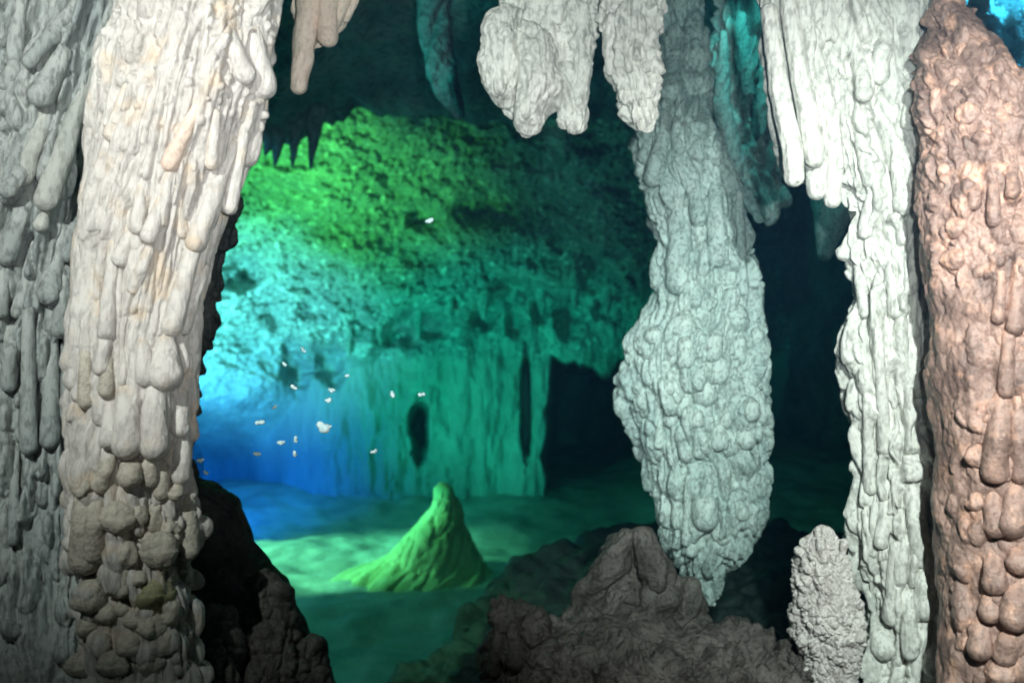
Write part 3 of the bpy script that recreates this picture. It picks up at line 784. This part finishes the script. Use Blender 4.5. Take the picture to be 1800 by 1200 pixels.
for i, a in enumerate([(1560, 430, 1575, 560, 13), (1600, 850, 1622, 1000, 20), (1632, 980, 1625, 1090, 20), (1545, 590, 1555, 800, 12), (1525, 700, 1530, 870, 12), (1600, 560, 1610, 700, 20), (1560, 850, 1548, 965, 14), (1575, 960, 1568, 1100, 16),
                       (1545, 1080, 1552, 1160, 22), (1595, 1020, 1600, 1160, 16), (1640, 300, 1628, 430, 12), (1575, 250, 1590, 380, 17), (1540, 300, 1520, 420, 12), (1610, 420, 1600, 520, 14), (1520, 900, 1535, 980, 10), (1625, 600, 1640, 760, 14),
                       (1500, 400, 1520, 560, 11), (1600, 120, 1600, 230, 15), (1560, 40, 1545, 150, 18), (1500, 60, 1520, 180, 15), (1500, 200, 1530, 330, 14), (1640, 1090, 1640, 1190, 18)]):
    drip_part(rc, rc.ob, M_right, *a, out=0.7, seed=300 + i, noise=0.1)

e = tag(empty('stalactite_cluster', P(1400, -60, 2.5)), 'long cream stalactite fingers fused side by side, hanging over the dark gap', 'stalactite')
Body('root', [(-560, 1230, 1560, 2.65, .5), (-60, 1318, 1500, 2.52, .6), (0, 1332, 1490, 2.5, .6), (80, 1345, 1480, 2.5, .6), (160, 1350, 1470, 2.5, .6), (240, 1366, 1470, 2.52, .6), (300, 1384, 1478, 2.54, .6), (330, 1400, 1470, 2.54, .6)],
     M_right, 200, 260, parent=e, dome_bot=30, relief=mk_relief(flute=(5, 20, 120), fine=(1.5, 9, 14), lump=(5, 50, 80)), seed=91,
     feats=area_feats(901, 60, -40, 240, 70, w=(9, 17), L=(80, 200), H=(7, 15), sl=(.08, .22)))
for i, p in enumerate([[(1352, 20, 14), (1370, 160, 17), (1392, 260, 19), (1396, 312, 17)], [(1385, 0, 14), (1408, 140, 18), (1428, 240, 19), (1432, 278, 17)], [(1428, 180, 18), (1436, 290, 22), (1436, 335, 17)],
                       [(1448, 150, 14), (1462, 280, 20), (1464, 352, 14)], [(1410, 20, 10), (1440, 120, 13), (1462, 210, 14), (1474, 290, 10)]]):
    finger('finger', e, M_right, p, [2.42, 2.41, 2.46, 2.47, 2.45][i], 350 + i, nu=44, nv=90, noise=0.05, flutes=0.03, ring=0.015)

# small grey bud and twig at the column's side
o = finger('knob_twig', None, M_grit, [(1470, 990, 4), (1482, 972, 5), (1484, 955, 9)], 2.5, 4, nu=20, nv=16, noise=0.2)
tag(o, 'tiny white calcite bud sticking out beside the gritty stalagmite', 'calcite bud')

# ------------------------------------------------------------------ rose rock at the right
def rose_relief(U, V, seed):
    top = sstep(560, 420, V)
    h = 11 * fbm(U / 50, V / 60, seed, 2) + 2.0 * fbm(U / 9, V / 14, seed + 2, 3)
    w1, w2 = worley(U / 13 + fbm(U / 20, V / 20, seed + 5, 2), V / 16, seed + 3)
    v1, v2 = worley(U / 30 + fbm(U / 30, V / 30, seed + 6, 2), V / 44, seed + 4)
    lw = np.sqrt(np.maximum(0, 1 - (w1 / 0.85) ** 2)); lv = np.sqrt(np.maximum(0, 1 - (v1 / 0.85) ** 2))
    h = h + top * (5 * lw + 9 * lv + 4 * fbm(U / 16, V / 22, seed + 7, 3))
    h = h + (1 - top) * 4 * lv
    return h



g5 = ([('pit', -125, 405, 12, 16, 16), ('pit', -120, 462, 14, 9, 12), ('pit', -140, 240, 8, 10, 14), ('pit', -100, 120, 8, 9, 12), ('pit', -60, 180, 7, 9, 10), ('pit', -30, 300, 8, 12, 10)] + area_feats(1001, 170, -20, 520, 100, kind='knob', w=(5, 15), L=(0.8, 2.6), H=(5, 18))
      + area_feats(1002, 90, 450, 1000, 100, kind='knob', w=(10, 24), L=(0.8, 2.2), H=(4, 10))
      + area_feats(1003, 120, 700, 1220, 100, kind='knob', w=(9, 22), L=(0.8, 1.6), H=(6, 16)))
pk = Body('rose_rock', [(-60, 1632, 1650, 2.45, 1), (-30, 1632, 1662, 2.44, 1), (0, 1630, 1682, 2.43, 1), (60, 1626, 1730, 2.4, .9), (110, 1618, 1770, 2.36, .9), (160, 1612, 1812, 2.32, .85), (260, 1618, 1870, 2.28, .8), (400, 1624, 1910, 2.26, .8), (560, 1636, 1930, 2.25, .8),
                        (750, 1640, 1940, 2.25, .8), (900, 1650, 1940, 2.25, .8), (1060, 1655, 1940, 2.25, .8), (1230, 1650, 1960, 2.25, .8), (1900, 1600, 2050, 2.2, .8)],
          M_pink, 420, 620, dome_top=14, feats=g5, relief=rose_relief, seed=101, hscale=0.95, warp=(14, 30, 36))
tag(pk.ob, 'rose and brown crusted rock with a slanting peak, beyond the cream column', 'rock')
Rk = [(1790, 470, 1785, 590, 16), (1760, 480, 1755, 570, 11), (1775, 560, 1768, 700, 14), (1760, 700, 1748, 850, 24), (1790, 700, 1794, 850, 18), (1790, 850, 1780, 945, 26), (1745, 860, 1750, 945, 20), (1795, 960, 1792, 1010, 22),
      (1745, 970, 1748, 1045, 22), (1745, 1040, 1740, 1095, 20), (1790, 1020, 1785, 1110, 26), (1725, 1090, 1720, 1160, 22), (1775, 1110, 1765, 1170, 22), (1715, 320, 1712, 370, 13), (1745, 300, 1748, 400, 12), (1778, 260, 1780, 350, 12)]
for i, a in enumerate(Rk):
    drip_part(pk, pk.ob, M_pink, *a, out=0.95, seed=400 + i, noise=0.1)
for i, (x, y, wx, wy) in enumerate([(1655, 235, 15, 16), (1645, 180, 10, 26), (1700, 200, 16, 22), (1680, 150, 12, 14), (1740, 150, 14, 18), (1700, 300, 12, 18), (1770, 200, 13, 20), (1730, 240, 12, 16), (1660, 300, 12, 14), (1690, 90, 12, 16), (1680, 400, 20, 20), (1680, 455, 20, 14),
                                    (1735, 735, 7, 7), (1760, 760, 20, 26), (1720, 800, 22, 16), (1715, 880, 14, 18), (1760, 1180, 26, 16), (1700, 1130, 14, 14), (1770, 1060, 18, 16)]):
    knob_part(pk, pk.ob, M_pink, x, y, wx, wy, out=0.3, seed=430 + i, noise=0.3)

# blue lit rock beyond the peak
br = Body('rock_spur', [(-420, 1560, 2260, 4.9, .4), (-60, 1600, 2240, 4.8, .4), (60, 1612, 2230, 4.8, .4), (200, 1700, 2200, 4.8, .4), (420, 1760, 2150, 4.8, .4)], M_ceil, 190, 200, dome_bot=60,
          relief=mk_relief(flute=(14, 44, 160), fine=(5, 18, 26), lump=(24, 80, 120)), seed=111, feats=area_feats(1101, 50, -60, 200, 300, w=(14, 30), L=(60, 180), H=(12, 30), sl=(.3, .6)))
tag(br.ob, 'blue lit rock spur beyond the slanting peak of the rose rock', 'rock')

# ------------------------------------------------------------------ foot of the scene
sg = Body('stalagmite', [(922, 1420, 1462, 2.55, 1), (950, 1408, 1475, 2.55, 1), (1000, 1398, 1492, 2.55, .95), (1060, 1390, 1508, 2.55, .95), (1110, 1392, 1512, 2.55, .95), (1150, 1408, 1505, 2.55, .95), (1230, 1412, 1500, 2.55, .95), (1700, 1390, 1520, 2.5, .95)],
          M_grit, 260, 300, dome_top=34, relief=mk_relief(flute=(1.5, 20, 40), fine=(3, 7, 9), lump=(6, 30, 40), crack=4, cell=(18, 20), pop=7), seed=121,
          feats=area_feats(1201, 80, 950, 1220, 70, kind='knob', w=(7, 15), L=(0.7, 1.3), H=(3, 7)))
tag(sg.ob, 'gritty light grey stalagmite standing in the dark gap', 'stalagmite')

e = tag(empty('boulder', P(1110, 1180, 2.9)), 'brown grey split boulder of stacked lobes under the teal column tip', 'boulder')
blrel = mk_relief(flute=(2.5, 26, 50), fine=(3.2, 10, 12), lump=(9, 36, 40), crack=6, cell=(40, 34))
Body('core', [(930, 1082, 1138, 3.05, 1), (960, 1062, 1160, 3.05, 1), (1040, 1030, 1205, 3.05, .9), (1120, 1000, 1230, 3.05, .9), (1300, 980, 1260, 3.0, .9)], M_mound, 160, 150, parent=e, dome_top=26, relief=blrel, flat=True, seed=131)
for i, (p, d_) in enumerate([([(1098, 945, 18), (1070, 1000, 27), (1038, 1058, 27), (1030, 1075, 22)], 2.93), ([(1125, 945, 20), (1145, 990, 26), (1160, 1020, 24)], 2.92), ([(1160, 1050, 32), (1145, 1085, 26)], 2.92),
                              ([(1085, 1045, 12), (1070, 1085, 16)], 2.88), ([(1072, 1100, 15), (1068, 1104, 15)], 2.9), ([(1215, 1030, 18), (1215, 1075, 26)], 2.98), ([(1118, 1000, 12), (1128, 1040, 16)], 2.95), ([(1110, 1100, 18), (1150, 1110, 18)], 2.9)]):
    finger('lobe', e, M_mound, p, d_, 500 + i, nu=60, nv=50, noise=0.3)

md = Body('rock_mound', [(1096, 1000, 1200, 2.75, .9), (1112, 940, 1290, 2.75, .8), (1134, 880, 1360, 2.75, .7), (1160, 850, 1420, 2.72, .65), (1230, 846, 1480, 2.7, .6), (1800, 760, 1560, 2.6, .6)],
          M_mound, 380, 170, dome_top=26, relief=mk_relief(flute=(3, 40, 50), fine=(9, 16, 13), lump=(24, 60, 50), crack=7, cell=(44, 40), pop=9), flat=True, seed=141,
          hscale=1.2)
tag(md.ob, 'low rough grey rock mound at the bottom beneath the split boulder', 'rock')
rg = Body('shade_ridge', [(930, 1140, 1420, 6.6, .5), (955, 1040, 1480, 6.6, .5), (990, 940, 1540, 6.5, .5), (1040, 866, 1600, 6.4, .5), (1120, 770, 1650, 6.3, .5), (1300, 640, 1700, 6.2, .5), (1500, 560, 1760, 6.0, .5)],
          M_dark, 200, 120, dome_top=40, relief=mk_relief(flute=(3, 40, 50), fine=(3, 12, 14), lump=(26, 70, 40), crack=8, cell=(60, 40)), flat=True, seed=158)  # added body, shade of the hall floor put into its dark colour
tag(rg.ob, 'added dark ridge standing in for shade on the hall floor behind the split boulder', 'rock')
e = Body('rock', [(1052, 868, 920, 2.62, 1), (1075, 856, 950, 2.62, .9), (1120, 852, 975, 2.62, .9), (1180, 848, 990, 2.62, .9), (1240, 846, 1000, 2.6, .9), (1700, 820, 1040, 2.55, .9)],
         M_mound, 170, 150, dome_top=20, relief=mk_relief(flute=(4, 30, 60), fine=(4, 11, 13), lump=(10, 46, 50), crack=6, cell=(44, 50)), flat=True, seed=151)
tag(e.ob, 'knuckled grey rock at the left end of the low mound', 'rock')
drip_part(e, e.ob, M_mound, 900, 1115, 905, 1180, 17, out=0.9, name='ridge', seed=5)
drip_part(e, e.ob, M_mound, 878, 1100, 868, 1190, 12, out=0.9, name='ridge', seed=6)
sp = Body('rock', [(1120, 1396, 1412, 2.6, 1), (1150, 1370, 1450, 2.6, .9), (1240, 1340, 1500, 2.58, .9), (1600, 1320, 1520, 2.5, .9)], M_mound, 130, 90, dome_top=20,
          relief=mk_relief(flute=(4, 24, 40), fine=(4, 10, 12), lump=(8, 36, 40), crack=5), flat=True, seed=155)
tag(sp.ob, 'dark rock lump leaning on the base of the gritty stalagmite', 'rock')

# ------------------------------------------------------------------ things in the hall
cone = Body('stalagmite', [(848, 768, 794, 10.4, 1), (880, 760, 803, 10.4, 1), (912, 742, 815, 10.4, 1), (930, 722, 822, 10.4, 1), (960, 694, 836, 10.35, .9), (990, 655, 852, 10.3, .8), (1012, 600, 868, 10.2, .7), (1060, 520, 900, 10.0, .7)],
            M_sandstone, 150, 150, dome_top=14, relief=mk_relief(flute=(2, 22, 60), fine=(1.6, 8, 10), lump=(3, 40, 40), pop=3), seed=161)
tag(cone.ob, 'bright green cone shaped stalagmite on the sunlit floor of the hall', 'stalagmite')
for i, (p, d_) in enumerate([([(765, -80, 50), (762, 30, 30), (770, 100, 28), (785, 160, 22), (808, 200, 10)], 4.8)]):
    o = finger('stalactite', None, M_ceil, p, d_, 600 + i, nu=60, nv=120, noise=0.22)
    tag(o, 'dim teal stalactite hanging from the dark roof, between the warm stalactite and stubby cluster', 'stalactite')
spikes = [(487, 235, 292, 9, 'leftmost and shortest black spike hanging before the green vault'), (518, 225, 293, 9, 'middle black spike, straight, hanging before the green vault'), (550, 225, 296, 9, 'right black spike of the three hanging before the green vault'),
          (470, 235, 272, 8, 'black stub of rock hanging close to the big white column')]
for i, (x, y0, y1, w, lb) in enumerate(spikes):
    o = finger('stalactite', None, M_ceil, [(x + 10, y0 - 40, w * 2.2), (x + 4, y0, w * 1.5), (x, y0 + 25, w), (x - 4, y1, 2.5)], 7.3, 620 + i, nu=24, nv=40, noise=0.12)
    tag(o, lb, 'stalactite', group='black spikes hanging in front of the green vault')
# short stalactites along the lip of the vault
g = np.random.default_rng(77)
fringe = [(612, 34, 7, 'leftmost blunt green stalactite on the lip above the curtain wall'), (668, 22, 5, 'short green stalactite on the lip, above and left of the dark cleft'), (735, 30, 7, 'green stalactite on the lip straight above the dark cleft'),
          (792, 18, 5, 'stubby green stalactite on the lip, just right of the dark cleft'), (850, 36, 8, 'longest green stalactite on the lip, above the middle of the curtain wall'), (905, 22, 6, 'green stalactite on the lip over the narrow upright slot'),
          (952, 30, 7, 'green stalactite on the lip at the side passage corner'), (1010, 24, 6, 'dim stalactite on the lip over the side passage mouth'), (1066, 32, 8, 'dim stalactite on the lip next to the teal column')]
for i, (x, L_, w, lb) in enumerate(fringe):
    y = float(600 - 70 * sstep(600, 900, x)) - 8
    dd = float(hall_depth(np.array([[x]]), np.array([[y - 12]]))[0, 0])
    o = finger('stalactite', None, M_hall, [(x, y - 16, w * 1.3), (x, y + L_ * .5, w), (x + 1, y + L_, 2)], dd - 0.02, 700 + i, nu=14, nv=14, noise=0.2)
    tag(o, lb, 'stalactite', group='small stalactites fringing the lip above the curtain wall')

# white flakes drifting in the water in front of the hall
fl = [(517, 680, 7, 4), (583, 685, 7, 4), (577, 703, 5, 5), (690, 693, 4, 7), (741, 693, 7, 4), (457, 742, 10, 5), (568, 750, 13, 9), (482, 715, 6, 3), (494, 777, 8, 4), (520, 772, 4, 6), (518, 797, 4, 5), (452, 797, 8, 4), (657, 793, 7, 4),
      (352, 808, 7, 4), (362, 830, 5, 4), (533, 615, 7, 3), (578, 748, 5, 4), (755, 388, 8, 5), (500, 640, 5, 3), (610, 660, 4, 3)]
fl_lab = ['white flake just above and left of a close pair of flakes', 'upper flake of the close pair above the largest flake', 'lower flake of the close pair above the largest flake',
          'upright white flake left of the top of the dark cleft', 'flat white flake hovering right over the top of the dark cleft', 'long bright flake in front of the deep blue patch, above the others there',
          'largest white flake of all, a ragged clump in the open water', 'faint thin flake above and right of the long bright flake', 'tilted flake left of the small stacked pair in blue water',
          'upper flake of the small stacked pair in blue water', 'lower flake of the small stacked pair in blue water', 'tilted flake directly below the long bright flake', 'lone flake low in the water, between the cleft and the blue patch',
          'flake touching the black boulder crest, nearest the white column', 'small flake on the rim of the black boulder top', 'thin flake high up before the pale cyan patch', 'tiny flake stuck to the side of the largest clump',
          'single flake high on the green vault beside a dark hollow', 'small flake below the thin one before the cyan patch', 'small flake between the close pair and the upright flake']
for i, (x, y, rx, ry) in enumerate(fl):
    dd = 2.3 + 0.4 * ((i * 37) % 10) / 10
    a = g.uniform(-0.7, 0.9)
    L_ = max(rx, ry) * 0.9; vx, vy = (math.cos(a), math.sin(a)) if rx >= ry else (0.1, 1)
    o = finger('drifting_flake', None, M_flake, [(x - vx * L_ * .6, y - vy * L_ * .6, min(rx, ry) * .7), (x, y + 1, min(rx, ry) * 0.8), (x + vx * L_ * .6, y + vy * L_ * .6, min(rx, ry) * .7)], dd, 800 + i, nu=14, nv=10, noise=0.4)
    tag(o, fl_lab[i], 'flake', group='white flakes drifting in the water')

for o in bpy.data.objects:
    if '_org' in o: del o['_org']
